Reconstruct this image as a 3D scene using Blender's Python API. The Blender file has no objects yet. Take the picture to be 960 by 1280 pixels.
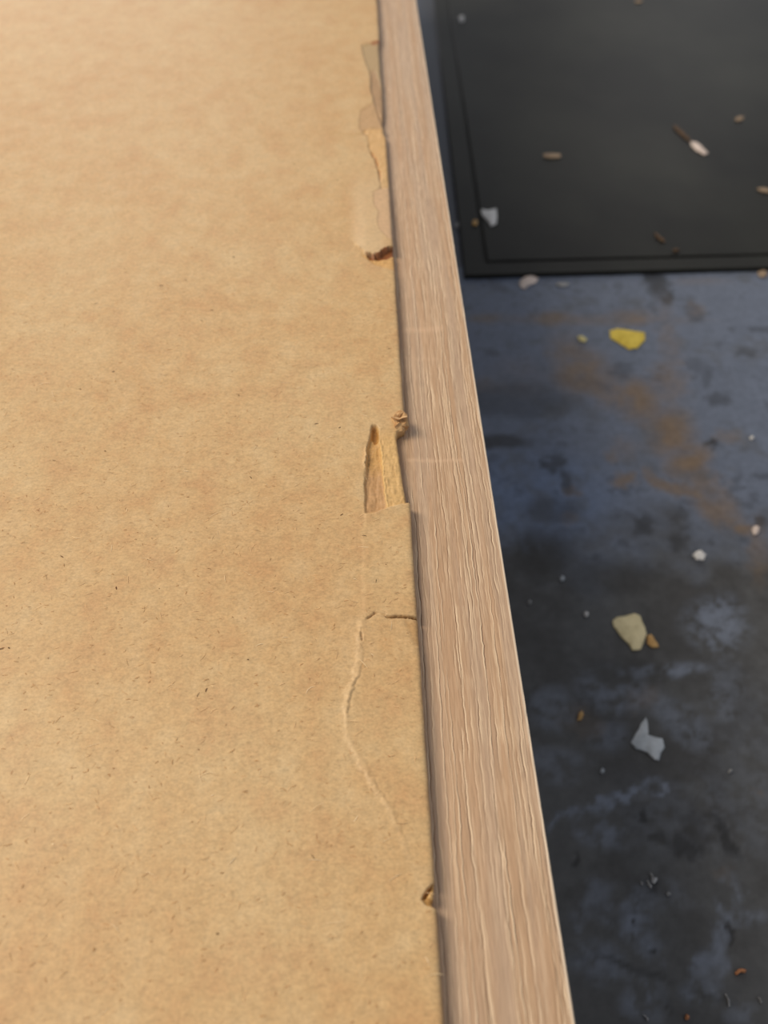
import bpy, bmesh, math, random
import numpy as np

# ------------------------------------------------------------------ camera
FPX, IW, IH = 1000.0, 960.0, 1280.0
ZB = 0.0            # bench surface
ZS = 0.110          # oak board top
ZP = 0.1124         # hardboard top
ZC = ZS + 0.109     # lens height
PITCH = math.atan2(1179.0, FPX)
YAW = math.atan2(44.0, math.hypot(1179.0, FPX))
FH = np.array([math.sin(YAW), math.cos(YAW), 0.0])
RT = np.array([math.cos(YAW), -math.sin(YAW), 0.0])
ZV = np.array([0, 0, 1.0])
FW = math.cos(PITCH) * FH - math.sin(PITCH) * ZV
UP = math.sin(PITCH) * FH + math.cos(PITCH) * ZV
CP = np.array([0.0, 0.0, ZC])

sc = bpy.context.scene
COL = sc.collection
cam = bpy.data.cameras.new('camera')
cam.sensor_fit = 'VERTICAL'
cam.sensor_height = 36.0
cam.lens = 36.0 * FPX / IH
cam.clip_start = 0.005
cam.clip_end = 50
cam.dof.use_dof = True
cam.dof.focus_distance = 0.133
cam.dof.aperture_fstop = 20.0
cam_o = bpy.data.objects.new('camera', cam)
COL.objects.link(cam_o)
from mathutils import Matrix
m = Matrix.Identity(4)
for i in range(3):
    m[i][0] = RT[i]; m[i][1] = UP[i]; m[i][2] = -FW[i]; m[i][3] = CP[i]
cam_o.matrix_world = m
sc.camera = cam_o

# ------------------------------------------------------------------ light
w = bpy.data.worlds.new('room_light')
sc.world = w
w.use_nodes = True
bg = w.node_tree.nodes['Background']
bg.inputs[0].default_value = (0.93, 0.95, 1.0, 1)
bg.inputs[1].default_value = 0.34

def area(name, loc, target, size, power, col):
    l = bpy.data.lights.new(name, 'AREA')
    l.shape = 'RECTANGLE'; l.size = size[0]; l.size_y = size[1]
    l.energy = power; l.color = col
    o = bpy.data.objects.new(name, l)
    COL.objects.link(o)
    o.location = loc
    from mathutils import Vector
    d = Vector(target) - Vector(loc)
    o.rotation_euler = d.to_track_quat('-Z', 'Y').to_euler()
    return o
area('ceiling_lamp', (-1.0, 0.42, 1.35), (0, 0.12, 0.1), (0.55, 0.9), 22.5, (1.0, 0.845, 0.64))
area('far_sheen_light', (-1.0, 3.0, 1.15), (0.0, 0.2, 0.1), (1.4, 1.1), 11.0, (1.0, 0.96, 0.92))  # added unseen light, puts sheen on the far part of the hardboard
area('far_sheen_light_right', (1.15, 3.0, 1.25), (0.0, 0.2, 0.1), (0.7, 1.0), 1.7, (1.0, 0.97, 0.92))  # added unseen light, puts sheen on the right of the mat

vs = sc.view_settings
vs.view_transform = 'Standard'; vs.look = 'None'
vs.gamma = 1.0; vs.use_curve_mapping = False
vs.exposure = 0.0

# ------------------------------------------------------------------ helpers
def at(px, py, z):
    """photo pixel -> point on the horizontal plane z"""
    px = np.asarray(px, float); py = np.asarray(py, float)
    a = (px - IW / 2) / FPX; b = -(py - IH / 2) / FPX
    d = FW + a[..., None] * RT + b[..., None] * UP
    t = (z - ZC) / d[..., 2]
    return CP + d * t[..., None]

def pix(x, y, z):
    """point -> photo pixel, used to trace outlines when the mesh is shaped"""
    dx, dy, dz = x - CP[0], y - CP[1], z - CP[2]
    c = dx * FW[0] + dy * FW[1] + dz * FW[2]
    a = dx * RT[0] + dy * RT[1]
    b = dx * UP[0] + dy * UP[1] + dz * UP[2]
    c = np.maximum(c, 1e-4)
    return IW / 2 + FPX * a / c, IH / 2 - FPX * b / c

_rng = np.random.RandomState(7)
_LAT = _rng.rand(16, 256, 256)
def noise(x, y, seed=0):
    L = _LAT[seed % 16]
    off = (seed // 16) * 37
    x = np.asarray(x, float) + off; y = np.asarray(y, float) + off * 1.7
    xi = np.floor(x).astype(int); yi = np.floor(y).astype(int)
    fx = x - xi; fy = y - yi
    fx = fx * fx * (3 - 2 * fx); fy = fy * fy * (3 - 2 * fy)
    a = L[yi % 256, xi % 256]; b = L[yi % 256, (xi + 1) % 256]
    c = L[(yi + 1) % 256, xi % 256]; d = L[(yi + 1) % 256, (xi + 1) % 256]
    return (a + (b - a) * fx) * (1 - fy) + (c + (d - c) * fx) * fy      # 0..1
def fbm(x, y, seed=0, oct=4):
    s = 0; amp = 0.5; tot = 0
    for k in range(oct):
        s = s + amp * noise(x * 2 ** k, y * 2 ** k, seed + k); tot += amp; amp *= 0.55
    return s / tot

def sstep(a, b, x):
    t = np.clip((x - a) / (b - a), 0, 1)
    return t * t * (3 - 2 * t)

def lin(r, g, b):
    f = lambda c: (c / 255 / 12.92) if c <= 10 else ((c / 255 + 0.055) / 1.055) ** 2.4
    return np.array([f(r), f(g), f(b)])

def sdf_poly(px, py, poly):
    """signed distance (negative inside) in photo pixels"""
    P = np.asarray(poly, float)
    d = np.full(px.shape, 1e9); inside = np.zeros(px.shape, bool)
    n = len(P)
    for i in range(n):
        ax, ay = P[i]; bx, by = P[(i + 1) % n]
        ex, ey = bx - ax, by - ay
        t = np.clip(((px - ax) * ex + (py - ay) * ey) / (ex * ex + ey * ey + 1e-9), 0, 1)
        d = np.minimum(d, np.hypot(px - ax - t * ex, py - ay - t * ey))
        c = ((ay > py) != (by > py))
        xs = ax + (py - ay) / (by - ay + 1e-12) * (bx - ax)
        inside ^= c & (px < xs)
    return np.where(inside, -d, d)
def dist_line(px, py, pts):
    P = np.asarray(pts, float)
    d = np.full(px.shape, 1e9)
    for i in range(len(P) - 1):
        ax, ay = P[i]; bx, by = P[i + 1]
        ex, ey = bx - ax, by - ay
        t = np.clip(((px - ax) * ex + (py - ay) * ey) / (ex * ex + ey * ey + 1e-9), 0, 1)
        d = np.minimum(d, np.hypot(px - ax - t * ex, py - ay - t * ey))
    return d

def grid_mesh(name, V, attrs=None, skirt=None, mats=None, parent=None):
    """V[ny,nx,3]; optional skirt = z of the underside, closing the body"""
    ny, nx, _ = V.shape
    attrs = attrs or {}
    if skirt is not None:
        W = np.zeros((ny + 2, nx + 2, 3))
        W[1:-1, 1:-1] = V
        W[0, 1:-1] = V[0]; W[-1, 1:-1] = V[-1]; W[1:-1, 0] = V[:, 0]; W[1:-1, -1] = V[:, -1]
        W[0, 0] = V[0, 0]; W[0, -1] = V[0, -1]; W[-1, 0] = V[-1, 0]; W[-1, -1] = V[-1, -1]
        W[0, :, 2] = skirt; W[-1, :, 2] = skirt; W[:, 0, 2] = skirt; W[:, -1, 2] = skirt
        V = W
        attrs = {k: np.pad(a, ((1, 1), (1, 1), (0, 0)), mode='edge') for k, a in attrs.items()}
        ny += 2; nx += 2
    me = bpy.data.meshes.new(name)
    n = nx * ny
    me.vertices.add(n)
    me.vertices.foreach_set('co', V.reshape(-1).astype(np.float32))
    idx = np.arange(n).reshape(ny, nx)
    q = np.stack([idx[:-1, :-1], idx[:-1, 1:], idx[1:, 1:], idx[1:, :-1]], -1).reshape(-1, 4)
    nf = len(q)
    extra = None
    if skirt is not None:
        extra = np.concatenate([idx[0, :], idx[1:, -1], idx[-1, :-1][::-1], idx[1:-1, 0][::-1]])[::-1]
    loops = q.reshape(-1); starts = np.arange(nf) * 4; tot = np.full(nf, 4)
    if extra is not None:
        starts = np.append(starts, len(loops)); tot = np.append(tot, len(extra))
        loops = np.concatenate([loops, extra]); nf += 1
    me.loops.add(len(loops)); me.loops.foreach_set('vertex_index', loops.astype(np.int32))
    me.polygons.add(nf)
    me.polygons.foreach_set('loop_start', starts.astype(np.int32))
    me.polygons.foreach_set('loop_total', tot.astype(np.int32))
    sm = np.ones(nf, bool)
    if extra is not None: sm[-1] = False
    me.polygons.foreach_set('use_smooth', sm)
    for k, a in attrs.items():
        at_ = me.attributes.new(k, 'FLOAT_COLOR', 'POINT')
        at_.data.foreach_set('color', a.reshape(-1).astype(np.float32))
    me.update(calc_edges=True)
    me.validate()
    if mats: me.materials.append(mats)
    o = bpy.data.objects.new(name, me)
    COL.objects.link(o)
    if parent: o.parent = parent
    return o

def poly_obj(name, verts, faces, mat, parent=None, smooth=False):
    me = bpy.data.meshes.new(name)
    me.from_pydata([tuple(v) for v in verts], [], faces)
    me.update()
    if smooth:
        me.polygons.foreach_set('use_smooth', [True] * len(me.polygons))
    me.materials.append(mat)
    o = bpy.data.objects.new(name, me)
    COL.objects.link(o)
    if parent: o.parent = parent
    return o

def box_obj(name, lo, hi, mat, parent=None, bev=0.0008):
    bm = bmesh.new()
    bmesh.ops.create_cube(bm, size=1)
    for v in bm.verts:
        for i in range(3):
            v.co[i] = (lo[i] + hi[i]) / 2 + v.co[i] * (hi[i] - lo[i])
    bmesh.ops.bevel(bm, geom=list(bm.edges), offset=bev, segments=2, affect='EDGES', profile=0.5)
    me = bpy.data.meshes.new(name); bm.to_mesh(me); bm.free()
    me.materials.append(mat)
    o = bpy.data.objects.new(name, me); COL.objects.link(o)
    if parent: o.parent = parent
    return o

def tag(o, label, cat, group=None, kind=None):
    o['label'] = label; o['category'] = cat
    if group: o['group'] = group
    if kind: o['kind'] = kind
    return o

# ------------------------------------------------------------------ materials
def newmat(name, rough=0.6, spec=0.4):
    mt = bpy.data.materials.new(name); mt.use_nodes = True
    nt = mt.node_tree; b = nt.nodes['Principled BSDF']
    b.inputs['Roughness'].default_value = rough
    b.inputs['Specular IOR Level'].default_value = spec
    return mt, nt, b
def N(nt, t, **kw):
    n = nt.nodes.new(t)
    for k, v in kw.items(): setattr(n, k, v)
    return n
def nnoise(nt, scale, detail=4, rough=0.55, vec=None, mscale=None):
    t = N(nt, 'ShaderNodeTexNoise')
    t.inputs['Scale'].default_value = scale; t.inputs['Detail'].default_value = detail
    t.inputs['Roughness'].default_value = rough
    if vec is not None:
        if mscale:
            mp = N(nt, 'ShaderNodeMapping'); mp.inputs['Scale'].default_value = mscale
            nt.links.new(vec, mp.inputs['Vector']); vec = mp.outputs[0]
        nt.links.new(vec, t.inputs['Vector'])
    return t.outputs['Fac']
def ramp(nt, fac, stops):
    r = N(nt, 'ShaderNodeValToRGB')
    e = r.color_ramp.elements
    while len(e) < len(stops): e.new(0.5)
    for i, (p, c) in enumerate(stops):
        e[i].position = p
        e[i].color = (*c, 1) if len(c) == 3 else c
    nt.links.new(fac, r.inputs[0])
    return r.outputs[0]
def mix(nt, fac, a, b, mode='MIX'):
    mx = N(nt, 'ShaderNodeMix', data_type='RGBA', blend_type=mode)
    for sock, v in ((mx.inputs[0], fac), (mx.inputs[6], a), (mx.inputs[7], b)):
        if hasattr(v, 'is_linked') or hasattr(v, 'links'): nt.links.new(v, sock)
        elif isinstance(v, (int, float)): sock.default_value = v
        else: sock.default_value = (*v, 1)
    return mx.outputs[2]
def bump(nt, b, height, strength, dist):
    bn = N(nt, 'ShaderNodeBump')
    bn.inputs['Strength'].default_value = strength; bn.inputs['Distance'].default_value = dist
    nt.links.new(height, bn.inputs['Height']); nt.links.new(bn.outputs[0], b.inputs['Normal'])
G = lambda v: (v, v, v)

def mat_hardboard():
    mt, nt, b = newmat('hardboard', 0.5, 0.5)
    tc = N(nt, 'ShaderNodeTexCoord').outputs['Object']
    big = nnoise(nt, 38, 5, 0.6, tc)
    mid = nnoise(nt, 150, 6, 0.7, tc, (1, 0.8, 1))
    fine = nnoise(nt, 1500, 4, 0.7, tc, (0.6, 1.0, 1))
    fine2 = nnoise(nt, 2600, 3, 0.7, tc, (0.8, 1.0, 1))
    c1 = ramp(nt, big, [(0.34, tuple(lin(201, 162, 113))), (0.5, tuple(lin(206, 172, 124))), (0.66, tuple(lin(210, 181, 136)))])
    c2 = ramp(nt, mid, [(0.32, tuple(lin(197, 152, 106))), (0.5, tuple(lin(207, 173, 125))), (0.68, tuple(lin(215, 188, 145)))])
    c = mix(nt, 0.55, c1, c2)
    c = mix(nt, 0.55, c, ramp(nt, fine, [(0.25, G(0.66)), (0.5, G(1.0)), (0.75, G(1.24))]), 'MULTIPLY')
    c = mix(nt, 0.45, c, ramp(nt, fine2, [(0.25, G(0.55)), (0.5, G(1.0)), (0.75, G(1.3))]), 'MULTIPLY')
    a = N(nt, 'ShaderNodeAttribute', attribute_name='wear')
    tint = mix(nt, 0.6, a.outputs['Color'], ramp(nt, fine, [(0.25, G(0.6)), (0.5, G(1.0)), (0.75, G(1.25))]), 'MULTIPLY')
    c = mix(nt, a.outputs['Alpha'], c, tint)
    nt.links.new(c, b.inputs['Base Color'])
    bump(nt, b, fine, 0.35, 0.00012)
    return mt
def mat_attr(name, rough, spec, nscale=2500, mscale=None, amt=0.5, bmp=0.2):
    mt, nt, b = newmat(name, rough, spec)
    tc = N(nt, 'ShaderNodeTexCoord').outputs['Object']
    a = N(nt, 'ShaderNodeAttribute', attribute_name='tone')
    f = nnoise(nt, nscale, 3, 0.6, tc, mscale)
    c = mix(nt, amt, a.outputs['Color'], ramp(nt, f, [(0.25, G(0.7)), (0.5, G(1.0)), (0.75, G(1.2))]), 'MULTIPLY')
    nt.links.new(c, b.inputs['Base Color'])
    bump(nt, b, f, bmp, 0.0001)
    return mt, nt, b
def mat_flake(name, col, col2=None, rough=0.6, scale=350):
    mt, nt, b = newmat(name, rough, 0.3)
    tc = N(nt, 'ShaderNodeTexCoord').outputs['Object']
    f = nnoise(nt, scale, 4, 0.6, tc)
    col2 = col2 if col2 is not None else np.asarray(col) * 0.7
    c = ramp(nt, f, [(0.32, tuple(col2)), (0.6, tuple(col))])
    nt.links.new(c, b.inputs['Base Color'])
    bump(nt, b, f, 0.3, 0.0003)
    return mt

M_BOARD = mat_hardboard()
M_OAK, _, _ = mat_attr('limed_oak', 0.45, 0.35, 2600, (1, 0.08, 1), 0.35, 0.15)
M_BENCH, ntb, bb = mat_attr('worn_bench_paint', 0.45, 0.32, 420, None, 0.45, 0.12)
M_FIBRE, _, _ = mat_attr('wood_fibre', 0.7, 0.2, 2500, None, 0.2, 0.0)

def mat_oak_plain():
    mt, nt, b = newmat('limed_oak_plain', 0.5, 0.35)
    tc = N(nt, 'ShaderNodeTexCoord').outputs['Object']
    f = nnoise(nt, 300, 5, 0.6, tc, (1, 0.05, 1))
    c = ramp(nt, f, [(0.3, tuple(lin(150, 112, 84))), (0.5, tuple(lin(188, 150, 118))), (0.7, tuple(lin(205, 172, 142)))])
    nt.links.new(c, b.inputs['Base Color']); bump(nt, b, f, 0.3, 0.0003)
    return mt
M_OAKP = mat_oak_plain()
def mat_mat():
    mt, nt, b = newmat('black_rubber', 0.40, 0.16)
    tc = N(nt, 'ShaderNodeTexCoord').outputs['Object']
    f = nnoise(nt, 9, 4, 0.55, tc, (1, 0.8, 1))
    g = nnoise(nt, 400, 3, 0.6, tc)
    c = ramp(nt, f, [(0.38, tuple(lin(21, 21, 19))), (0.68, tuple(lin(44, 45, 41)))])
    c = mix(nt, 0.3, c, ramp(nt, g, [(0.3, G(0.7)), (0.7, G(1.3))]), 'MULTIPLY')
    nt.links.new(c, b.inputs['Base Color']); bump(nt, b, g, 0.15, 0.0004)
    return mt
M_MAT = mat_mat()

# ------------------------------------------------------------------ workbench
def build_bench():
    xs = np.concatenate([np.linspace(-0.9, 0.0, 10)[:-1], np.linspace(0.0, 0.30, 330), np.linspace(0.30, 1.0, 8)[1:]])
    ys = np.concatenate([np.linspace(-0.6, -0.02, 8)[:-1], np.linspace(-0.02, 0.45, 480), np.linspace(0.45, 1.3, 9)[1:]])
    X, Y = np.meshgrid(xs, ys)
    wx = (fbm(X * 90, Y * 90, 3) - 0.5) * 0.012
    wy = (fbm(X * 90, Y * 90, 8) - 0.5) * 0.012
    px, py = pix(X + wx * .45, Y + wy * .45, ZB)
    w2x = (fbm(X * 260, Y * 260, 12) - .5) * .008; w2y = (fbm(X * 260, Y * 260, 4) - .5) * .008
    px0, py0 = pix(X + wx * .16 + w2x, Y + wy * .16 + w2y, ZB)
    # paint layers: dark grey base showing more at the near end, worn slate blue paint, brown stain
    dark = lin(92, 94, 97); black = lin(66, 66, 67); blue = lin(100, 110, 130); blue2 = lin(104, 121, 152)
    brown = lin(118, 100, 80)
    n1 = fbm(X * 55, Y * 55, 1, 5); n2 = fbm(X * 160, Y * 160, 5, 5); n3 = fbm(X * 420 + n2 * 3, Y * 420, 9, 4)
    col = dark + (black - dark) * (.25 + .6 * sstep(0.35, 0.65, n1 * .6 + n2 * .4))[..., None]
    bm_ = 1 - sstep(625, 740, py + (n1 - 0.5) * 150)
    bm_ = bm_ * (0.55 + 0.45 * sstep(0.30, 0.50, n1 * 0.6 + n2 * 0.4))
    # scuffed blue patches lower down
    def ell(cx, cy, rx, ry, rot=0.0, soft=0.5):
        c, s = math.cos(rot), math.sin(rot)
        dx, dy = (px0 - cx, py0 - cy) if rx < 24 else (px - cx, py - cy)
        u = (dx * c + dy * s) / rx; v = (-dx * s + dy * c) / ry
        return 1 - sstep(1 - soft, 1 + soft, np.hypot(u, v))
    def stroke(pts, wd, soft=0.6):
        return 1 - sstep(wd * (1 - soft), wd * (1 + soft), dist_line(px0, py0, pts))
    sc_ = sstep(0.34, 0.60, n2 * .45 + n3 * .55)
    for (cx, cy, rx, ry, r, a) in [(897, 780, 36, 34, 0.1, .75), (830, 838, 60, 9, -.05, .7), (770, 862, 45, 26, .2, .5), (850, 900, 50, 20, .7, .45),
                                   (905, 868, 22, 40, .2, .35), (690, 885, 30, 25, 0, .4), (760, 920, 25, 20, 0, .35), (745, 1035, 35, 20, .6, .5),
                                   (690, 955, 40, 22, 0, .35), (800, 1155, 22, 42, -.3, .6), (905, 1140, 16, 40, .3, .55), (930, 1150, 28, 16, 0, .5),
                                   (890, 1195, 14, 30, .4, .6), (745, 1130, 20, 26, 0, .4), (750, 1205, 40, 22, .3, .45), (800, 1245, 30, 28, 0, .5),
                                   (880, 1235, 24, 20, 0, .5), (940, 1265, 30, 16, 0, .4), (820, 1120, 50, 20, 0, .25), (720, 1150, 14, 14, 0, .35),
                                   (650, 620, 90, 45, 0, .6), (640, 670, 60, 20, 0, .5), (890, 1020, 120, 60, 0, .18), (950, 930, 60, 70, 0, .15)]:
        bm_ = np.maximum(bm_, min(1, a * 1.25) * ell(cx, cy, rx, ry, r) * sc_)
    bm_ = np.maximum(bm_, .85 * stroke([(690, 1030), (725, 1018), (770, 1000), (800, 985), (822, 982)], 6) * (.35 + .65 * sc_))
    blue = blue + (lin(114, 123, 140) - blue) * sstep(720, 780, py)[..., None]
    bcol = blue + (blue2 - blue) * (ell(655, 620, 110, 50)[..., None] * .8)
    col = col + (bcol - col) * bm_[..., None]
    # dark worn marks, plus a darker band beside the oak board
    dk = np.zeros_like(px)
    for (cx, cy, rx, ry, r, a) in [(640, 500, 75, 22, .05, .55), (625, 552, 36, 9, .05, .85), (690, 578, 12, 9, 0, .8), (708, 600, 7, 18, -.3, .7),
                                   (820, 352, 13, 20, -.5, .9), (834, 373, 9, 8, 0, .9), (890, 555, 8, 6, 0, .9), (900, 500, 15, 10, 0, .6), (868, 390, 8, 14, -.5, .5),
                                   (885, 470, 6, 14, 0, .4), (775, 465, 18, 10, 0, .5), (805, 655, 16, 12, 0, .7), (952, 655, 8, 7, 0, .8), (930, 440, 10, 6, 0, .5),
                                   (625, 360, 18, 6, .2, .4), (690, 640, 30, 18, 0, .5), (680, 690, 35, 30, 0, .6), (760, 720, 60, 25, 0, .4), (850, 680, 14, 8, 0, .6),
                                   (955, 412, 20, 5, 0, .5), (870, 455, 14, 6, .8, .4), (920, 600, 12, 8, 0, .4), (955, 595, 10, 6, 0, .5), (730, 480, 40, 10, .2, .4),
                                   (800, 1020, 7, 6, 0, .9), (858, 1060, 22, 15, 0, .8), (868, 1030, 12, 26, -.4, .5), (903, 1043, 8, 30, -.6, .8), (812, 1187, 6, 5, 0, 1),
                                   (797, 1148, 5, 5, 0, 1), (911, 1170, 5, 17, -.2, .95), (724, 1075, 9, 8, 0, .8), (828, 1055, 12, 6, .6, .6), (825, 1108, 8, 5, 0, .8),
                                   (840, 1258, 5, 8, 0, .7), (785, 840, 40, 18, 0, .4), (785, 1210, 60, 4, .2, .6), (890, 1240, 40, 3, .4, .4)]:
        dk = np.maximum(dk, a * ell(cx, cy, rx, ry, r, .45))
    dk = np.maximum(dk, .75 * (1 - sstep(10, 18, dist_line(px, py, [(528, -40), (566, 325)]))))  # cabinet's shade painted as a dark strip between oak and mat
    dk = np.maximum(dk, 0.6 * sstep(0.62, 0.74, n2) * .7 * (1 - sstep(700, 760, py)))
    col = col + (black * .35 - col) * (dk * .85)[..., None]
    # rusty brown smears
    br = np.zeros_like(px)
    for (cx, cy, rx, ry, r, a) in [(727, 465, 34, 26, .3, .75), (705, 440, 22, 24, .2, .35), (797, 500, 26, 22, .3, .85), (838, 540, 26, 26, .5, .9), (860, 575, 24, 24, .5, .9),
                                   (878, 605, 18, 22, 0, .85), (895, 635, 26, 14, .6, .7), (838, 430, 12, 50, -.15, .35), (835, 480, 22, 26, 0, .45), (690, 398, 28, 8, 0, .7),
                                   (788, 398, 26, 9, 0, .7), (740, 400, 110, 6, 0, .45), (605, 398, 26, 6, 0, .5), (652, 470, 36, 22, 0, .2), (600, 480, 22, 10, 0, .25),
                                   (780, 560, 20, 14, 0, .3), (765, 568, 10, 7, 0, .5), (780, 598, 12, 8, 0, .7), (813, 592, 9, 8, 0, .6), (928, 660, 14, 10, 0, .75),
                                   (950, 690, 12, 36, 0, .4), (714, 612, 8, 7, 0, .5), (712, 648, 9, 8, 0, .45), (875, 352, 30, 5, 0, .25), (872, 385, 10, 8, 0, .3),
                                   (905, 545, 18, 8, 0, .4), (728, 905, 20, 16, 0, .3), (800, 870, 18, 14, 0, .25), (905, 1095, 10, 7, 0, .3), (945, 992, 8, 6, 0, .3)]:
        br = np.maximum(br, a * ell(cx, cy, rx, ry, r, .7))
    br = np.maximum(br, .6 * stroke([(708, 440), (735, 470), (765, 492), (800, 502), (842, 545), (872, 598), (906, 640)], 17, .9))
    br = np.maximum(br, .75 * stroke([(815, 595), (825, 606), (848, 612), (880, 610)], 7))
    br = br * (0.55 + 0.45 * sstep(0.25, 0.6, n2))
    col = col + (brown - col) * br[..., None]
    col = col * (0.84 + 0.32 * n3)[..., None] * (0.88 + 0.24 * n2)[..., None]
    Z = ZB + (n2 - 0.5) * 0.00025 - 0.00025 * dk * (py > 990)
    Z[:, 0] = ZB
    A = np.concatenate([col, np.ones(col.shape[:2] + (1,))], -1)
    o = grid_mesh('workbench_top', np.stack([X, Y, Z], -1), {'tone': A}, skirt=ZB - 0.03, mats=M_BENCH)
    tag(o, 'worn slate-blue painted workbench top with rusty brown smears', 'workbench')
build_bench()

# ------------------------------------------------------------------ black mat
def build_mat():
    T = 0.0022
    fl = at(581, 344, ZB + T); fr = at(962, 334, ZB + T); bl = at(540, -20, ZB + T)
    ex = (fr - fl) / np.linalg.norm(fr - fl)
    ey = (bl - fl) / np.linalg.norm(bl - fl)
    W, L = 0.46, 0.62
    root = bpy.data.objects.new('rubber_mat', None); COL.objects.link(root)
    root.location = (fl[0], fl[1], ZB)
    tag(root, 'black rubber mat with a grooved border lying on the workbench', 'mat')
    def P(u, v, z): return (ex[0] * u + ey[0] * v, ex[1] * u + ey[1] * v, z)
    def ring(d, z): return [P(d, d, z), P(W - d, d, z), P(W - d, L - d, z), P(d, L - d, z)]
    def stack(name, rings, mat, cap_top, cap_bot):
        vs_ = [v for r in rings for v in r]; fs = []
        for k in range(len(rings) - 1):
            for i in range(4):
                j = (i + 1) % 4
                fs.append((k * 4 + i, k * 4 + j, k * 4 + 4 + j, k * 4 + 4 + i))
        if cap_top: fs.append(tuple(len(vs_) - 4 + i for i in range(4)))
        if cap_bot: fs.append((3, 2, 1, 0))
        return poly_obj(name, vs_, fs, mat, root)
    z1 = 0.0001
    b0 = 0.0103
    stack('border', [ring(b0, z1), ring(0, z1), ring(0, T - .0004), ring(.0004, T), ring(b0 - .0004, T), ring(b0, T - .0004), ring(b0, z1)], M_MAT, False, False)
    stack('base_sheet', [ring(b0 + .0001, z1), ring(b0 + .0001, .0008), ring(b0 + .0014, .0008)] +
          [ring(b0 + .0014, T - .0004), ring(b0 + .0018, T)], M_MAT, True, True)
    return T
MT = build_mat()

# ------------------------------------------------------------------ cabinet
cab = bpy.data.objects.new('cabinet', None); COL.objects.link(cab)
cab.location = (0, 0, 0)
tag(cab, 'pale oak cabinet lying face down with a torn tan hardboard back', 'cabinet')

# edge of the hardboard as a line on its own plane, and the oak board's outer edge
e0, e1 = at(471.0, 0, ZP), at(555.5, 1280, ZP)
XE = float((e0[0] + e1[0]) / 2)
r0, r1 = at(520.0, 0, ZS), at(720.0, 1280, ZS)
XR = float((r0[0] + r1[0]) / 2)
Y0, Y1 = -0.22, 0.66
py_rows = np.linspace(1345, -55, 1401)
yr = at(np.full_like(py_rows, 500.0), py_rows, ZP)[:, 1]
rows = np.concatenate([np.linspace(Y0, yr[0], 8)[:-1], yr, np.linspace(yr[-1], Y1, 10)[1:]])

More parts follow.
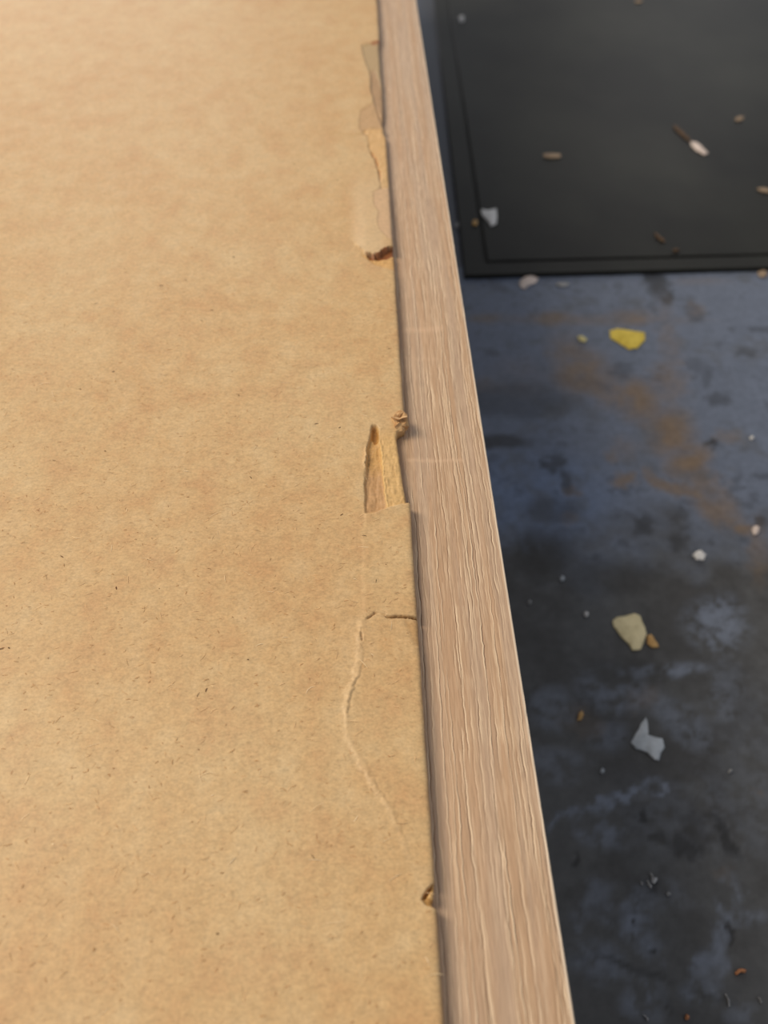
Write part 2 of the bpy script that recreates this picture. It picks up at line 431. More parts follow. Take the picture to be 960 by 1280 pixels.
def build_back():
    s = np.concatenate([np.arange(0, 0.022, 0.00016), 0.022 + np.cumsum(0.00018 * 1.06 ** np.arange(60))])
    s = s[s < 0.40]; s = np.append(s, 0.40)
    S, Yg = np.meshgrid(s[::-1], rows)
    pxl, pyl = pix(np.full_like(rows, XE), rows, ZP)
    # edge broken back where pieces have come off (pixels -> mm through the local scale)
    ppx = 1.0 / np.maximum(pix(np.full_like(rows, XE + .001), rows, ZP)[0] - pxl, 1e-3) * .001   # metres per pixel across
    brk = np.interp(pyl, [48, 54, 62, 80, 105, 130, 150, 163, 170, 300], [0, 2, 2.5, 2, 2, 1.5, 5, 5, 0, 0]) * 0.6
    brk += np.interp(pyl, [515, 534, 538, 545, 600, 624, 626.5, 628], [0, 0, 9.5, 11.5, 7.5, 5, 4.5, 0])
    brk += np.interp(pyl, [1103, 1106, 1124, 1127, 1134, 1136], [0, 1, 3, 6, 2, 0])
    brk += (noise(rows * 700, rows * 0, 4) - .5) * .7 + (noise(rows * 160, rows * 0, 5) - .5) * .6
    inr = (pyl > -60) & (pyl < 1350)
    brk = np.where(inr, brk, 0)
    edge = XE - brk * ppx
    # keep columns on straight lines away from the edge, squeeze the last ones
    X = edge[:, None] * np.exp(-S / 0.006) + XE * (1 - np.exp(-S / 0.006)) - S
    px, py = pix(X, Yg, ZP)
    jx = (fbm(X * 1400, Yg * 1400, 2) - .5) * 5
    jy = (fbm(X * 1400, Yg * 1400, 6) - .5) * 5
    qx, qy = px + jx, py + jy
    Z = np.zeros_like(px)
    C = np.zeros(px.shape + (4,))
    def paint(mask, c):
        a = np.clip(mask, 0, 1)[..., None]
        C[..., :3] = np.where(C[..., 3:] > 1e-3, C[..., :3] * (1 - a) + a * c, np.asarray(c))
        C[..., 3:] = np.maximum(C[..., 3:], a)
    def m_in(poly, soft=1.2, rough=True, wob=1.0):
        d = sdf_poly(px + jx * wob, py + jy * wob, poly) if rough else sdf_poly(px, py, poly)
        return 1 - sstep(-soft, soft, d), d
    ochre = lin(212, 168, 104); gold = lin(205, 152, 82); rust = lin(138, 78, 32); greyt = lin(186, 158, 116); tan = lin(196, 156, 112)
    pale = lin(216, 188, 148)
    near = slice(None)
    rough = (fbm(X * 900, Yg * 500, 11) - .5)
    rough2 = (fbm(X * 2600, Yg * 900, 13) - .5)

    # --- long tear near the far end
    a1, d1 = m_in([(452, 56), (470, 52), (480, 50), (490, 168), (479, 158), (474, 148), (468, 128), (463.5, 110), (464, 97), (459, 82), (454, 68)], 1.0, wob=.5)
    Z -= a1 * 0.0004; paint(a1, lin(182, 156, 116))
    a2, _ = m_in([(462, 88), (468, 86), (474, 100), (481, 128), (487, 165), (480, 160), (474, 146), (467, 128), (463, 110)], 1.2, wob=.5)
    Z -= a2 * 0.0002; paint(a2 * .9, lin(176, 142, 106))
    a3, _ = m_in([(451, 138), (460, 132), (466, 128), (475, 140), (481, 158), (474, 162), (462, 160), (455, 168), (449, 160), (449, 148)], 1.2, wob=.5)
    Z -= a3 * 0.0002; paint(a3, lin(196, 160, 117))
    a4, _ = m_in([(452, 163), (462, 160), (482, 160), (494, 205), (496, 238), (476, 236), (474, 224), (472, 212), (466, 196), (461, 186), (459, 170)], 1.2, wob=.6)
    Z -= a4 * 0.0003; paint(a4, lin(215, 175, 120))
    a5, _ = m_in([(476, 233), (499, 233), (500, 300), (486, 300), (474, 288), (471, 276), (473, 266), (467, 254), (467, 240)], 1.0, wob=.6)
    Z -= a5 * 0.00014; paint(a5, lin(208, 174, 136))
    paint(.9 * (1 - sstep(.5, 2.6, dist_line(qx, qy, [(465, 53), (476, 51), (479, 53)]))), lin(165, 100, 55))
    rm = (1 - sstep(.4, 1.8, dist_line(qx, qy, [(460, 170), (462, 186), (466, 192), (470, 198), (474, 212), (476, 226)]))) * sstep(.40, .62, noise(X * 900, Yg * 400, 3))
    paint(.85 * rm, lin(178, 120, 64)); Z -= rm * .0004
    paint(.35 * (1 - sstep(.6, 2.5, dist_line(qx, qy, [(411, 166), (440, 168), (458, 167)]))), lin(190, 150, 96))
    # lifted flap: paler skin that bulges up and ends in a jagged lip
    lip = np.interp(px + jx * .8, [440, 448, 455, 458, 462, 466, 470, 474, 480, 486, 494, 520], [300, 309, 316, 318.5, 318, 321, 320, 318, 313, 310.5, 310, 310])
    lip = lip + (noise(px * .9, px * 0, 6) - .5) * 2.4
    hx = sstep(436, 460, px) ; hy = sstep(190, 318, py)
    onflap = (py < lip)
    flap = np.where(onflap, hx * hy ** 1.6 * 0.0006, 0)
    Z += flap * (px < 520)
    paint(.6 * np.where(onflap, sstep(432, 452, px + jx) * sstep(205, 245, py) * (1 - a5), 0) * (1 - sstep(474, 490, px + jx)), lin(214, 186, 146))
    gap, _ = m_in([(456, 317), (462, 319), (472, 317), (480, 311), (502, 308), (503, 314), (492, 318), (484, 322), (474, 324), (462, 323)], .8, wob=.3)
    gap = np.where(py < lip - 1.6, 0, gap)
    Z -= np.where(onflap, 0, gap) * .0007; paint(gap * .95, rust)
    ex_, _ = m_in([(452, 318), (470, 323), (503, 314), (504, 338), (486, 336), (468, 330)], 2.5, wob=.6)
    ex_ = np.where(onflap, 0, ex_) * (1 - gap)
    Z -= ex_ * .0003; paint(ex_ * .9, lin(216, 170, 106))

    # --- hollow by the crumb
    b1, _ = m_in([(466, 532), (471, 532), (476, 536), (490, 526), (520, 532), (522, 627), (500, 631), (482, 635), (466, 641), (457, 641), (456, 612), (456, 592), (459, 572), (458, 562), (463, 545)], 1.6, wob=.45)
    b1 = b1 * np.maximum(sstep(526, 556, py), 1 - sstep(472, 477, px)); Z -= b1 * .0003; paint(b1, lin(216, 178, 120))
    b2, _ = m_in([(466, 532), (471, 532), (474, 548), (477, 572), (479, 600), (482, 634), (470, 640), (457, 640), (456, 592), (459, 570), (463, 545)], 1.8, wob=.5)
    Z -= b2 * .0005 * (1 - .65 * sstep(585, 632, py))
    paint(b2 * .95, lin(204, 160, 98))
    paint(b2 * sstep(575, 598, qy) * .9, lin(190, 150, 106))
    b3, _ = m_in([(465, 531), (471, 531), (474, 548), (469, 552), (465, 545)], 1.4, wob=.5)
    paint(b3 * .7, lin(166, 112, 40)); Z -= b3 * .0005
    rd = 1 - sstep(.3, 2.2, dist_line(qx, qy, [(473, 545), (477, 565), (479, 590), (481, 612), (484, 632)]))
    Z += rd * .0002; paint(rd * .6, lin(228, 190, 126))
    lf = 1 - sstep(.3, 2.0, dist_line(qx, qy, [(458, 560), (456, 575), (457, 585), (457, 596)]))
    Z += lf * .0004; paint(lf * .5, lin(226, 196, 150))
    st = sstep(.62, .74, noise(X * 1500, Yg * 260, 12)) * b1
    paint(st * .15, lin(178, 130, 74)); Z -= st * .0001
    Z += (b1 + a4 * .8 + ex_ * .8 + a3 * .3) * (rough * .0004 + rough2 * .0002)
    # skin edge at the near end of the hollow
    sk = sdf_poly(px, py, [(456, 642), (470, 638), (490, 632), (512, 626), (540, 626), (540, 668), (456, 668)])
    Z += (1 - sstep(-2, 1.0, sk + jx * .2)) * np.exp(-np.clip(py - 630, 0, 80) / 12) * .0004

    # --- crack and crease
    crk = [(524, 773), (513, 772), (505, 771), (497, 770), (490, 771.5), (484, 771)]
    c1 = 1 - sstep(.4, 2.0, dist_line(px + jx * .5, py + jy * .5, crk))
    wdt = np.interp(px, [480, 492, 510, 524], [.5, .9, 1, 1.6])
    Z -= c1 * wdt * .0008; paint(np.clip(c1 * wdt * .95, 0, 1), lin(112, 78, 42))
    crk2 = [(484, 771), (477, 766), (468, 766), (460, 772), (454, 778), (452, 790), (452, 800)]
    c2 = 1 - sstep(.3, 1.5, dist_line(px + jx * .8, py + jy * .8, crk2))
    Z -= c2 * .0003 * sstep(.15, .5, noise(X * 800, Yg * 800, 9)); paint(c2 * .7 * sstep(.35, .6, noise(X * 800, Yg * 800, 9)), lin(140, 102, 62))
    rdg = [(452, 778), (450, 800), (449, 822), (446, 842), (439, 856), (434, 872), (432, 890), (433, 910), (437, 926), (446, 942), (456, 962), (470, 985), (484, 1005), (494, 1026), (502, 1046), (512, 1070)]
    dr = dist_line(px + jx * 1.6, py + jy * 1.6, rdg)
    fade = np.interp(py, [770, 790, 960, 1075], [.5, 1, .9, .25])
    Z += np.exp(-(dr / 4.0) ** 2) * .00018 * fade * (.4 + 1.1 * noise(X * 260, Yg * 260, 1))
    paint(np.exp(-(dr / 4.0) ** 2) * .35 * fade, lin(224, 192, 148))
    dr2 = dist_line(px + jx * 1.6, py + jy * 1.6, [(x + 4.5, y) for x, y in rdg])
    Z -= np.exp(-(dr2 / 1.6) ** 2) * .00011 * fade * sstep(.4, .65, noise(X * 300, Yg * 200, 10))
    paint(np.exp(-(dr2 / 1.3) ** 2) * .45 * fade * sstep(.45, .6, noise(X * 500, Yg * 300, 10)), lin(150, 112, 68))
    v1 = dist_line(qx, qy, [(457, 640), (455, 660), (456, 690), (456, 720), (457, 766)])
    Z += np.exp(-(v1 / 3.5) ** 2) * .00005; paint(np.exp(-(v1 / 3) ** 2) * .15, lin(222, 190, 140))
    # the loosened piece between crease and edge stands a hair proud
    pr, _ = m_in([(456, 668), (530, 640), (540, 768), (484, 769), (468, 765), (457, 772)], 6, wob=.2)
    Z += pr * .00008
    dp, _ = m_in([(506, 777), (530, 776), (534, 806), (520, 806), (512, 792)], 4, wob=1)
    Z -= dp * .0002; paint(dp * .5, lin(190, 146, 92))

    # --- small nick lower down
    n_, _ = m_in([(541, 1104), (535, 1110), (529, 1119), (527, 1124), (533, 1131), (556, 1136), (560, 1127), (549, 1126)], .9, wob=.25)
    Z -= n_ * .0006; paint(n_, lin(208, 164, 100))
    n2_, _ = m_in([(541, 1105), (535, 1110), (529, 1119), (528, 1123), (532, 1122), (537, 1114)], .9, wob=.2)
    paint(n2_ * .9, lin(160, 106, 44)); Z -= n2_ * .0004
    n3_, _ = m_in([(538, 1115), (546, 1108), (556, 1108), (550, 1125), (542, 1126), (534, 1122)], .9, wob=.2)
    Z += n3_ * .0006; paint(n3_ * .9, lin(222, 182, 122))
    n4_, _ = m_in([(525, 1124), (540, 1126), (560, 1128), (560, 1136), (548, 1137)], 1.5, wob=.3)
    paint(n4_ * .6, lin(180, 138, 80))  # shadow at the nick, painted as a browner patch

    # slight unevenness of the sheet and its freshly cut, fuzzy edge
    Z += (fbm(X * 40, Yg * 40, 15) - .5) * .00012 + (fbm(X * 700, Yg * 700, 14, 3) - .5) * .00004
    Z -= .00045 * np.exp(-S / .00025)
    Z = np.clip(ZP + Z, ZS + .0005, ZP + .0025)
    Z[:8] = ZP; Z[-10:] = ZP
    o = grid_mesh('back_panel', np.stack([X, Yg, Z], -1), {'wear': C}, skirt=ZS + .0001, mats=M_BOARD, parent=cab)
    o['label'] = 'tan hardboard sheet with torn and creased edge'
    return o, X, Z
back, BX, BZ = build_back()

def build_fibres():
    rg = np.random.RandomState(21)
    V = []; F = []; A = []
    def add(n, cols, l0, l1, w0, w1, bright):
        P = np.stack([rg.uniform(-.17, XE, n), rg.uniform(.0, .30, n)], -1)
        px, py = pix(P[:, 0], P[:, 1], ZP)
        for k in range(n):
            x, y = P[k, 0], P[k, 1]
            if x > XE - 0.0012 or y > .6: continue
            if px[k] > 430 and 40 < py[k] < 345: continue
            if px[k] > 450 and 520 < py[k] < 645: continue
            l = rg.uniform(l0, l1); wd = rg.uniform(w0, w1); a = rg.normal(0, .75); bnd = rg.normal(0, .35)
            ri = min(np.searchsorted(rows, y), len(rows) - 1); ci = min(np.searchsorted(BX[ri], x), BX.shape[1] - 1)
            zs = float(BZ[max(ri - 3, 0):ri + 4, max(ci - 3, 0):ci + 4].max())
            c = cols[rg.randint(len(cols))] * rg.uniform(.85, 1.15)
            base = len(V)
            pts = []
            cx, cy = x, y
            for t in range(4):
                an = a + bnd * (t - 1.5) * .6
                pts.append((cx, cy, an)); cx += math.cos(an) * l / 3; cy += math.sin(an) * l / 3
            for t, (qx, qy, an) in enumerate(pts):
                hw = wd * (.25 if t in (0, 3) else .5)
                z = zs + .00002 + (.00007 if t in (1, 2) else 0)
                V.append((qx - math.sin(an) * hw, qy + math.cos(an) * hw, z))
                V.append((qx + math.sin(an) * hw, qy - math.cos(an) * hw, z))
                A.extend([(*c, 1), (*c, 1)])
            for t in range(3):
                F.append((base + 2 * t, base + 2 * t + 1, base + 2 * t + 3, base + 2 * t + 2))
    add(5200, [lin(222, 190, 146), lin(218, 184, 138)], .0004, .0016, .00003, .00009, 1)
    add(650, [lin(242, 220, 182), lin(236, 210, 168)], .0005, .0024, .00004, .00010, 1)
    add(5600, [lin(192, 150, 106), lin(189, 146, 100), lin(195, 154, 110)], .0003, .0009, .00003, .00009, 0)
    add(420, [lin(158, 114, 72), lin(150, 104, 66), lin(166, 106, 64)], .0002, .0006, .00004, .00010, 0)
    add(170, [lin(84, 60, 40), lin(100, 66, 42)], .0003, .0010, .00006, .00018, 0)
    me = bpy.data.meshes.new('surface_fibres')
    me.from_pydata(V, [], F); me.update()
    at_ = me.attributes.new('tone', 'FLOAT_COLOR', 'POINT')
    at_.data.foreach_set('color', np.array(A, np.float32).reshape(-1))
    me.materials.append(M_FIBRE)
    o = bpy.data.objects.new('surface_fibres', me); COL.objects.link(o)
    o.parent = back; o['kind'] = 'stuff'; o['label'] = 'short pale and dark wood fibres'
build_fibres()

def build_crumb():
    """little torn curl of fibre hanging over the hardboard edge"""
    zt = ZP + .0006
    def ring(pts, z, cx=0):
        return [tuple(at(x, y, z)) for x, y in pts]
    rg = random.Random(4)
    bm = bmesh.new()
    n = 14
    prof = [(.2, -.0018), (.85, -.0016), (1.05, -.0006), (1.0, .0003), (.8, .0007), (.35, .0007), (.0, .0006)]
    c = at(500, 525, ZP)
    rx, ry = .00150, .0023
    prev = None
    for k, (r, z) in enumerate(prof):
        cur = []
        for i in range(n):
            a = 2 * math.pi * i / n
            jit = 1 + rg.uniform(-.22, .22)
            rr = max(r, .02) * jit
            cur.append(bm.verts.new((c[0] + math.cos(a) * rr * rx, c[1] + math.sin(a) * rr * ry, ZP + z + rg.uniform(-.00022, .00022))))
        if prev:
            for i in range(n):
                bm.faces.new((prev[i], prev[(i + 1) % n], cur[(i + 1) % n], cur[i]))
        else:
            bm.faces.new(cur[::-1])
        prev = cur
    bm.faces.new(prev)
    me = bpy.data.meshes.new('fibre_crumb'); bm.to_mesh(me); bm.free()
    me.materials.append(mat_flake('torn_fibre', lin(216, 178, 130), lin(166, 122, 80), .8, 900))
    o = bpy.data.objects.new('fibre_crumb', me); COL.objects.link(o); o.parent = back
    o['label'] = 'curled crumb of torn fibre'
    # pale frayed ridge across the crumb
    pts = [(489, 521), (494, 523), (499, 524), (504, 522), (509, 521)]
    vs_ = []; fs = []
    for i, (x, y) in enumerate(pts):
        a = at(x, y - 1.4, ZP + .0009); b = at(x, y, ZP + .0014 + .0002 * (i % 2)); d = at(x, y + 1.6, ZP + .0007)
        vs_ += [a, b, d]
    for i in range(4):
        for k in range(2):
            fs.append((3 * i + k, 3 * i + k + 1, 3 * i + k + 4, 3 * i + k + 3))
    r = poly_obj('frayed_ridge', vs_, fs, mat_flake('frayed', lin(226, 190, 146), lin(196, 156, 110), .8, 900), back)
build_crumb()

# ---- oak board with limed grain
def grain_lines(rg):
    L = []
    x = -0.0005
    xs = []
    while x < 0.0165:
        xs.append(x); x += rg.uniform(.0003, .0010)
    return xs
def lerp1(t, k):
    r = _LAT[k % 16][(k * 7) % 256]
    i = np.floor(t).astype(int); f = t - i
    return r[i % 256] * (1 - f) + r[(i + 1) % 256] * f
def build_oak():
    XL = XE - 0.009
    s = np.concatenate([np.linspace(XL, XE - .0012, 14), np.linspace(XE - .0011, XR, 300)[0:]])
    X, Yg = np.meshgrid(s, rows)
    Wd = XR - XE
    u = X - XE                                     # 0 at hardboard edge .. Wd
    rg = np.random.RandomState(5)
    Z = np.zeros_like(X)
    ypx = pix(np.full_like(rows, (XE + XR) / 2), rows, ZS)[1]
    # common meander of the figure
    com = (fbm(rows * 12, rows * 0 + 2, 1, 3) - .5) * .0030 + (fbm(rows * 70, rows * 0 + 5, 2, 3) - .5) * .0004
    col = np.zeros(X.shape + (3,))
    base = lin(190, 161, 135); warm = lin(192, 157, 124); cool = lin(188, 164, 143)
    v = fbm(u * 500, Yg * 16, 3, 4); v2 = fbm(u * 1500, Yg * 45, 6, 3)
    col[:] = base
    col += (warm - base) * sstep(.4, .7, v)[..., None] * .6
    col += (cool - base) * sstep(.6, .3, v)[..., None] * .5
    dark = np.zeros_like(X); light = np.zeros_like(X)
    xs = grain_lines(rg)
    yy = rows
    for i, x0 in enumerate(xs):
        own = (fbm(yy * 90, yy * 0 + i * 1.37, i + 3, 3) - .5) * .0005 + (fbm(yy * 22, yy * 0 + i * .71, i + 9, 2) - .5) * .0008
        own += (lerp1(yy * 480, i) - .5) * .00020 + (lerp1(yy * 1300, i + 40) - .5) * .00013
        xc = x0 + com * (.35 + .65 * x0 / .0165) + own
        env = sstep(.34, .56, fbm(yy * 48, yy * 0 + i * 2.1, i + 1, 3)) * rg.uniform(.4, 1.0) * (.55 + .45 * sstep(.2, .6, lerp1(yy * 420, i + 80)))
        wv = .000062 * (.6 + .9 * noise(yy * 160, yy * 0 + i, i + 2))
        d = (u - xc[:, None])
        g = np.exp(-(d / wv[:, None]) ** 2) * env[:, None]
        sd = 1 if rg.rand() < .75 else -1
        off = sd * (.00010 + .00008 * lerp1(yy * 300, i + 120))
        r_ = np.exp(-((d - off[:, None]) / (wv[:, None] * 1.5)) ** 2) * env[:, None]
        r2 = np.exp(-((d - 3.2 * off[:, None]) / (wv[:, None] * 1.2)) ** 2) * env[:, None] * .5 * (i % 2 == 0)
        dark = np.maximum(dark, g); light = np.maximum(light, np.maximum(r_, r2))
    # fine short pores, denser towards the far end
    fp = sstep(.58, .72, noise(u * 7500, Yg * 620, 7)) * (.35 + .5 * fbm(u * 300, Yg * 30, 10, 2))
    fl = sstep(.60, .76, noise(u * 4300 + 9, Yg * 240, 8)) * (.3 + .6 * fbm(u * 260, Yg * 25, 4, 2))
    hid = (u > -.0005)
    pd = np.clip(dark + .35 * fp, 0, 1); pl = np.clip(light + .22 * fl, 0, 1) * (1 - dark * .7)
    col += (lin(250, 226, 194) - col) * np.clip(pl * 1.05, 0, 1)[..., None]
    col += (lin(100, 64, 40) - col) * (np.clip(dark * 1.05 + fp * .12, 0, 1))[..., None]
    col *= (.92 + .16 * v2)[..., None]
    # two faint pale rubbed lines across the grain
    px, py = pix(X, Yg, ZS)
    for pts, wpx, am in (([(508, 412), (530, 413), (552, 410)], 3.2, .40), ([(510, 575), (540, 576), (578, 575)], 2.2, .45), ([(505, 447), (545, 449)], 2.0, .2)):
        dm = np.exp(-(dist_line(px, py + (v2 - .5) * 3, pts) / wpx) ** 2) * am
        col += (lin(226, 194, 164) - col) * dm[..., None] * .8
    Z = -dark * .00009 + light * .00003 - fp * .00003 + (v - .5) * .00003
    # eased outer arris, a pale highlight painted along the foil edge; rounded inner arris beside the hardboard
    ed = np.clip((u - (Wd - .0003)) / .0003, 0, 1)
    Z -= .0003 * (1 - np.sqrt(np.clip(1 - ed ** 2, 0, 1)))
    col += (lin(240, 222, 200) - col) * (sstep(Wd - .00055, Wd - .0003, u) * .8)[..., None]
    Z = ZS + Z
    A = np.concatenate([col, np.ones(X.shape + (1,))], -1)
    o = grid_mesh('side_board', np.stack([X, Yg, Z], -1), {'tone': A}, skirt=0.0008, mats=M_OAK, parent=cab)
    o['label'] = 'limed oak board with open grain'
build_oak()
XLc = XE - 0.40
box_obj('side_board', (XLc, Y0, .0008), (XLc + .020, Y1, ZS - .0001), M_OAKP, cab)
box_obj('end_board', (XLc + .0202, Y0, .0008), (XE - .0093, Y0 + .020, ZS - .0001), M_OAKP, cab)
box_obj('end_board', (XLc + .0202, Y1 - .020, .0008), (XE - .0093, Y1, ZS - .0001), M_OAKP, cab)

# ------------------------------------------------------------------ flakes and crumbs
FM = {
    'white': mat_flake('white_paint', lin(232, 232, 232), lin(205, 206, 208)),
    'greyw': mat_flake('grey_white_paint', lin(190, 198, 207), lin(165, 173, 182)),
    'cream': mat_flake('cream_paint', lin(226, 214, 174), lin(206, 194, 154)),
    'yellow': mat_flake('yellow_paint', lin(220, 198, 88), lin(196, 172, 66)),
    'paley': mat_flake('pale_yellow_paint', lin(214, 206, 150), lin(186, 176, 122)),
    'pink': mat_flake('pinkish_paint', lin(224, 210, 204), lin(190, 178, 172)),
    'tan': mat_flake('tan_chip', lin(166, 146, 124), lin(120, 104, 88)),
    'ochre': mat_flake('ochre_chip', lin(206, 168, 110), lin(168, 130, 82)),
    'orange': mat_flake('orange_chip', lin(206, 146, 104), lin(170, 112, 76)),
    'brown': mat_flake('brown_wood', lin(92, 72, 54), lin(56, 44, 34)),
    'grey': mat_flake('grey_chip', lin(165, 167, 170), lin(130, 132, 136)),
    'silver': mat_flake('silvery_shaving', lin(200, 202, 205), lin(120, 122, 126), .25),
}
rgf = random.Random(12)
def flake(name, label, cat, pts, key, z=ZB, th=.0007, dome=.0005, parent=None, group=None):
    """thin chip with a rounded-over rim, slightly domed and uneven, from its outline"""
    P = at(np.array([p[0] for p in pts], float), np.array([p[1] for p in pts], float), z + th)
    # subdivide the outline so that it is ragged rather than angular
    Q = []
    n0 = len(P)
    for i in range(n0):
        a, b = P[i], P[(i + 1) % n0]
        e = np.linalg.norm(b - a)
        for t in (0, .5):
            q = a + (b - a) * t
            q = q + np.array([rgf.uniform(-1, 1), rgf.uniform(-1, 1), 0]) * e * .05
            Q.append(q)
    c = sum(Q) / len(Q)
    ori = np.array([c[0], c[1], z]) if parent is None else np.array([0, 0, 0.0])
    V = []; F = []; n = len(Q)
    rings = [(.97, .0001), (1.0, th * .55), (.93, th), (.6, th + dome * .7), (.28, th + dome)]
    for k, (r, zz) in enumerate(rings):
        for q in Q:
            jz = rgf.uniform(-.12, .12) * th if k > 0 else 0
            V.append((c[0] + (q[0] - c[0]) * r - ori[0], c[1] + (q[1] - c[1]) * r - ori[1], z + zz + jz - ori[2]))
    for k in range(len(rings) - 1):
        for i in range(n):
            j = (i + 1) % n
            F.append((k * n + i, k * n + j, k * n + n + j, k * n + n + i))
    F.append(tuple((len(rings) - 1) * n + i for i in range(n)))
    F.append(tuple(reversed(range(n))))
    # make sure the outline runs anticlockwise
    ar = sum(Q[i][0] * Q[(i + 1) % n][1] - Q[(i + 1) % n][0] * Q[i][1] for i in range(n))
    if ar < 0: F = [tuple(reversed(f)) for f in F]
    o = poly_obj(name, V, F, FM[key], parent)
    if parent is None:
        o.location = ori
        tag(o, label, cat, group)
    return o
def blob(cx, cy, rx, ry, n=7, rot=0.0):
    out = []
    for i in range(n):
        a = 2 * math.pi * i / n; k = rgf.uniform(.78, 1.15)
        x, y = math.cos(a) * rx * k, math.sin(a) * ry * k
        out.append((cx + x * math.cos(rot) - y * math.sin(rot), cy + x * math.sin(rot) + y * math.cos(rot)))
    return out
ZM = MT + .0001
g1 = 'paint flakes and crumbs on the workbench'; g2 = 'chips and crumbs on the black mat'
def fb(name, label, pts, key, cat='flake', **k): return flake(name, label, cat, pts, key, ZB + .0001, group=g1, **k)
def fm(name, label, pts, key, cat='flake', **k): return flake(name, label, cat, pts, key, ZM, group=g2, **k)
# on the mat
fm('paint_flake', 'white wedge-shaped paint flake near the left corner of the black mat', [(602, 261), (611, 262), (620, 260), (622, 270), (621, 279), (614, 282), (608, 273), (602, 268)], 'white')
sp = bpy.data.objects.new('wood_splinter', None); COL.objects.link(sp)
spc = at(864, 176, ZM); sp.location = (spc[0], spc[1], ZM)
tag(sp, 'long thin brown splinter with a pale blade-like tip on the black mat', 'splinter', g2)
for nm, pts, key in (('stem', [(842, 156), (847, 157), (853, 163), (864, 174), (862, 177), (851, 167), (843, 160)], 'brown'),
                     ('pale_tip', [(863, 176), (871, 177), (879, 184), (886, 191), (881, 193), (870, 187), (864, 181)], 'pink')):
    o = flake(nm, '', '', pts, key, ZM, parent=sp)
    for v in o.data.vertices: v.co -= sp.location
fm('wood_chip', 'short tan bar-shaped chip left of centre on the black mat', [(680, 192), (690, 191), (701, 192), (701, 196), (690, 197), (680, 196)], 'tan', 'chip')
fm('wood_chip', 'small tan chip to the right of the splinter on the mat', [(919, 148), (924, 145), (930, 145), (929, 149), (922, 151)], 'tan', 'chip')
fm('wood_chip', 'tan chip at the right margin of the picture on the mat', [(947, 235), (954, 234), (962, 236), (962, 240), (952, 239)], 'tan', 'chip')
fm('crumb', 'small grey crumb by the border groove at the top of the mat', blob(577, 23, 4, 5), 'grey', 'crumb')
fm('crumb', 'ochre crumb beside the white wedge-shaped flake on the mat border', blob(594, 278, 4, 3.5), 'ochre', 'crumb')
fm('crumb', 'dim yellowish crumb at the very top of the mat', blob(798, 1, 5, 2.2), 'tan', 'crumb')
fm('crumb', 'faint brown sliver in the lower part of the black mat', [(818, 290), (824, 294), (832, 301), (830, 302), (822, 297)], 'brown', 'sliver')
fm('crumb', 'faint brown crumb above the front groove of the mat', blob(845, 312, 5, 2), 'brown', 'crumb')
# on the bench
fb('crumb', 'tiny grey crumb between the oak edge and the mat, farther one', blob(559, 110, 2.6, 3), 'grey', 'crumb')
fb('crumb', 'small whitish crumb between the oak edge and the mat corner', blob(572, 281, 3.4, 4), 'grey', 'crumb')
fb('paint_flake', 'pinkish white two-lobed flake touching the front edge of the mat', [(649, 352), (655, 346), (662, 343), (668, 345), (673, 347), (670, 353), (662, 355), (656, 361), (650, 358)], 'pink')
fb('paint_flake', 'faint grey flake in front of the mat, beside the pinkish flake', blob(703, 355, 10, 2.6), 'grey')
fb('paint_flake', 'bright yellow rounded paint flake near the mat', [(762, 412), (772, 410), (787, 412), (806, 415), (807, 424), (797, 434), (787, 436), (775, 429), (764, 422)], 'yellow')
fb('paint_flake', 'tiny pale yellow flake left of the bright yellow flake', [(722, 420), (728, 419), (734, 423), (732, 427), (724, 425)], 'paley')
fb('wood_chip', 'tan chip at the right margin beside the mat corner', blob(954, 342, 7, 5), 'tan', 'chip')
fb('paint_flake', 'white square chip on the blue paint, right of centre', [(866, 693), (871, 688), (876, 687), (883, 693), (880, 699), (871, 699)], 'white')
fb('crumb', 'pinkish white crumb on the brown stain at the right margin', blob(945, 662, 6, 6), 'pink', 'crumb')
fb('crumb', 'tiny white speck beside the rusty smear on blue paint', blob(940, 547, 2.6, 2.2), 'white', 'crumb')
fb('paint_flake', 'large cream paint flake with a narrow foot, mid-bench', [(766, 775), (772, 771), (793, 766), (801, 769), (804, 777), (808, 792), (805, 801), (802, 811), (791, 812), (787, 805), (776, 794), (767, 782)], 'cream')
fb('crumb', 'ochre crumb touching the foot of the cream flake', [(809, 794), (814, 792), (819, 799), (824, 808), (816, 809), (809, 803)], 'ochre', 'crumb')
fb('paint_flake', 'torn grey-white flake with a pointed upper tip', [(807, 896), (809, 899), (806, 910), (811, 919), (822, 922), (829, 923), (831, 934), (824, 950), (819, 949), (810, 940), (795, 935), (789, 927), (795, 916), (802, 904)], 'greyw')
fb('crumb', 'tiny white speck above and left of the cream flake', blob(703, 722, 3.2, 3), 'greyw', 'crumb')
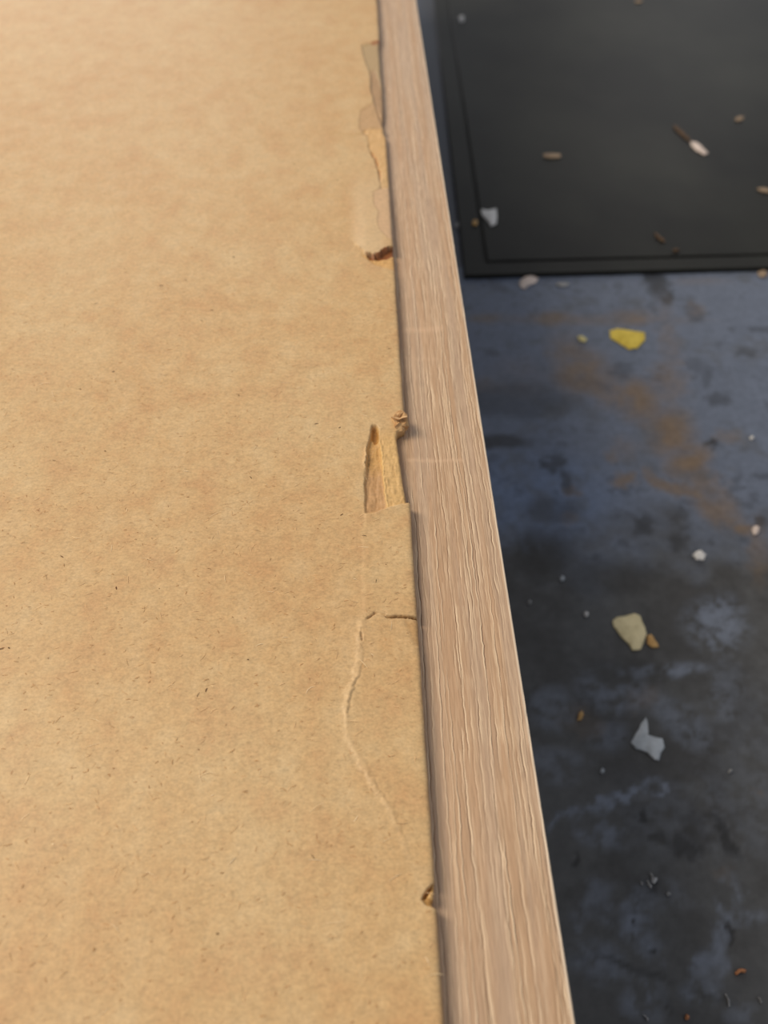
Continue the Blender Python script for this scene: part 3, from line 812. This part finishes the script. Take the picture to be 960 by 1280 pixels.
fb('crumb', 'tiny white speck just left of the cream flake', blob(733, 767, 3.6, 3.2), 'white', 'crumb')
fb('crumb', 'faint grey speck close to the oak edge, mid-bench', blob(662, 752, 2.6, 2.6), 'grey', 'crumb')
fb('crumb', 'tiny pale speck below the torn grey-white flake, left', blob(753, 963, 2.8, 3), 'greyw', 'crumb')
fb('crumb', 'faint grey speck right of and below the torn grey-white flake', blob(913, 964, 3, 3), 'grey', 'crumb')
fb('wood_chip', 'small ochre chip left of the torn grey-white flake', [(722, 897), (724, 890), (728, 888), (730, 893), (727, 899), (722, 900)], 'ochre', 'chip')
fb('wood_chip', 'orange chip with two points near the lower right corner', [(919, 1216), (923, 1211), (928, 1210), (934, 1212), (932, 1216), (926, 1215), (921, 1219)], 'orange', 'chip')
fb('wood_chip', 'tiny orange chip at the bottom margin of the bench', blob(859, 1271, 3, 4), 'orange', 'chip')
fb('crumb', 'tiny grey speck right of the scratched patch', blob(836, 1117, 3, 2.4), 'grey', 'crumb')
fb('shaving', 'short silvery shaving, left one in the scratched patch', [(800, 1101), (803, 1103), (804, 1106), (801, 1105)], 'silver', 'shaving', th=.0004)
fb('shaving', 'silvery shaving slanting down, middle of the scratched patch', [(808, 1100), (810, 1100), (815, 1108), (814, 1110), (810, 1106)], 'silver', 'shaving', th=.0004)
fb('shaving', 'curved silvery shaving, right one in the scratched patch', [(812, 1090), (814, 1091), (817, 1101), (822, 1097), (822, 1100), (818, 1105), (815, 1102)], 'silver', 'shaving', th=.0004)
fb('shaving', 'silvery curl at the bottom margin left of the orange chip', [(803, 1269), (806, 1268), (811, 1273), (810, 1277), (807, 1272)], 'silver', 'shaving', th=.0004)
fb('shaving', 'thin pale hair-like shaving below the orange two-pointed chip', [(906, 1242), (908, 1242), (912, 1250), (913, 1258), (911, 1258), (909, 1250)], 'grey', 'shaving', th=.0004)
fb('shaving', 'thin pale shaving in the lower right corner', [(947, 1246), (949, 1246), (953, 1253), (952, 1255)], 'grey', 'shaving', th=.0004)
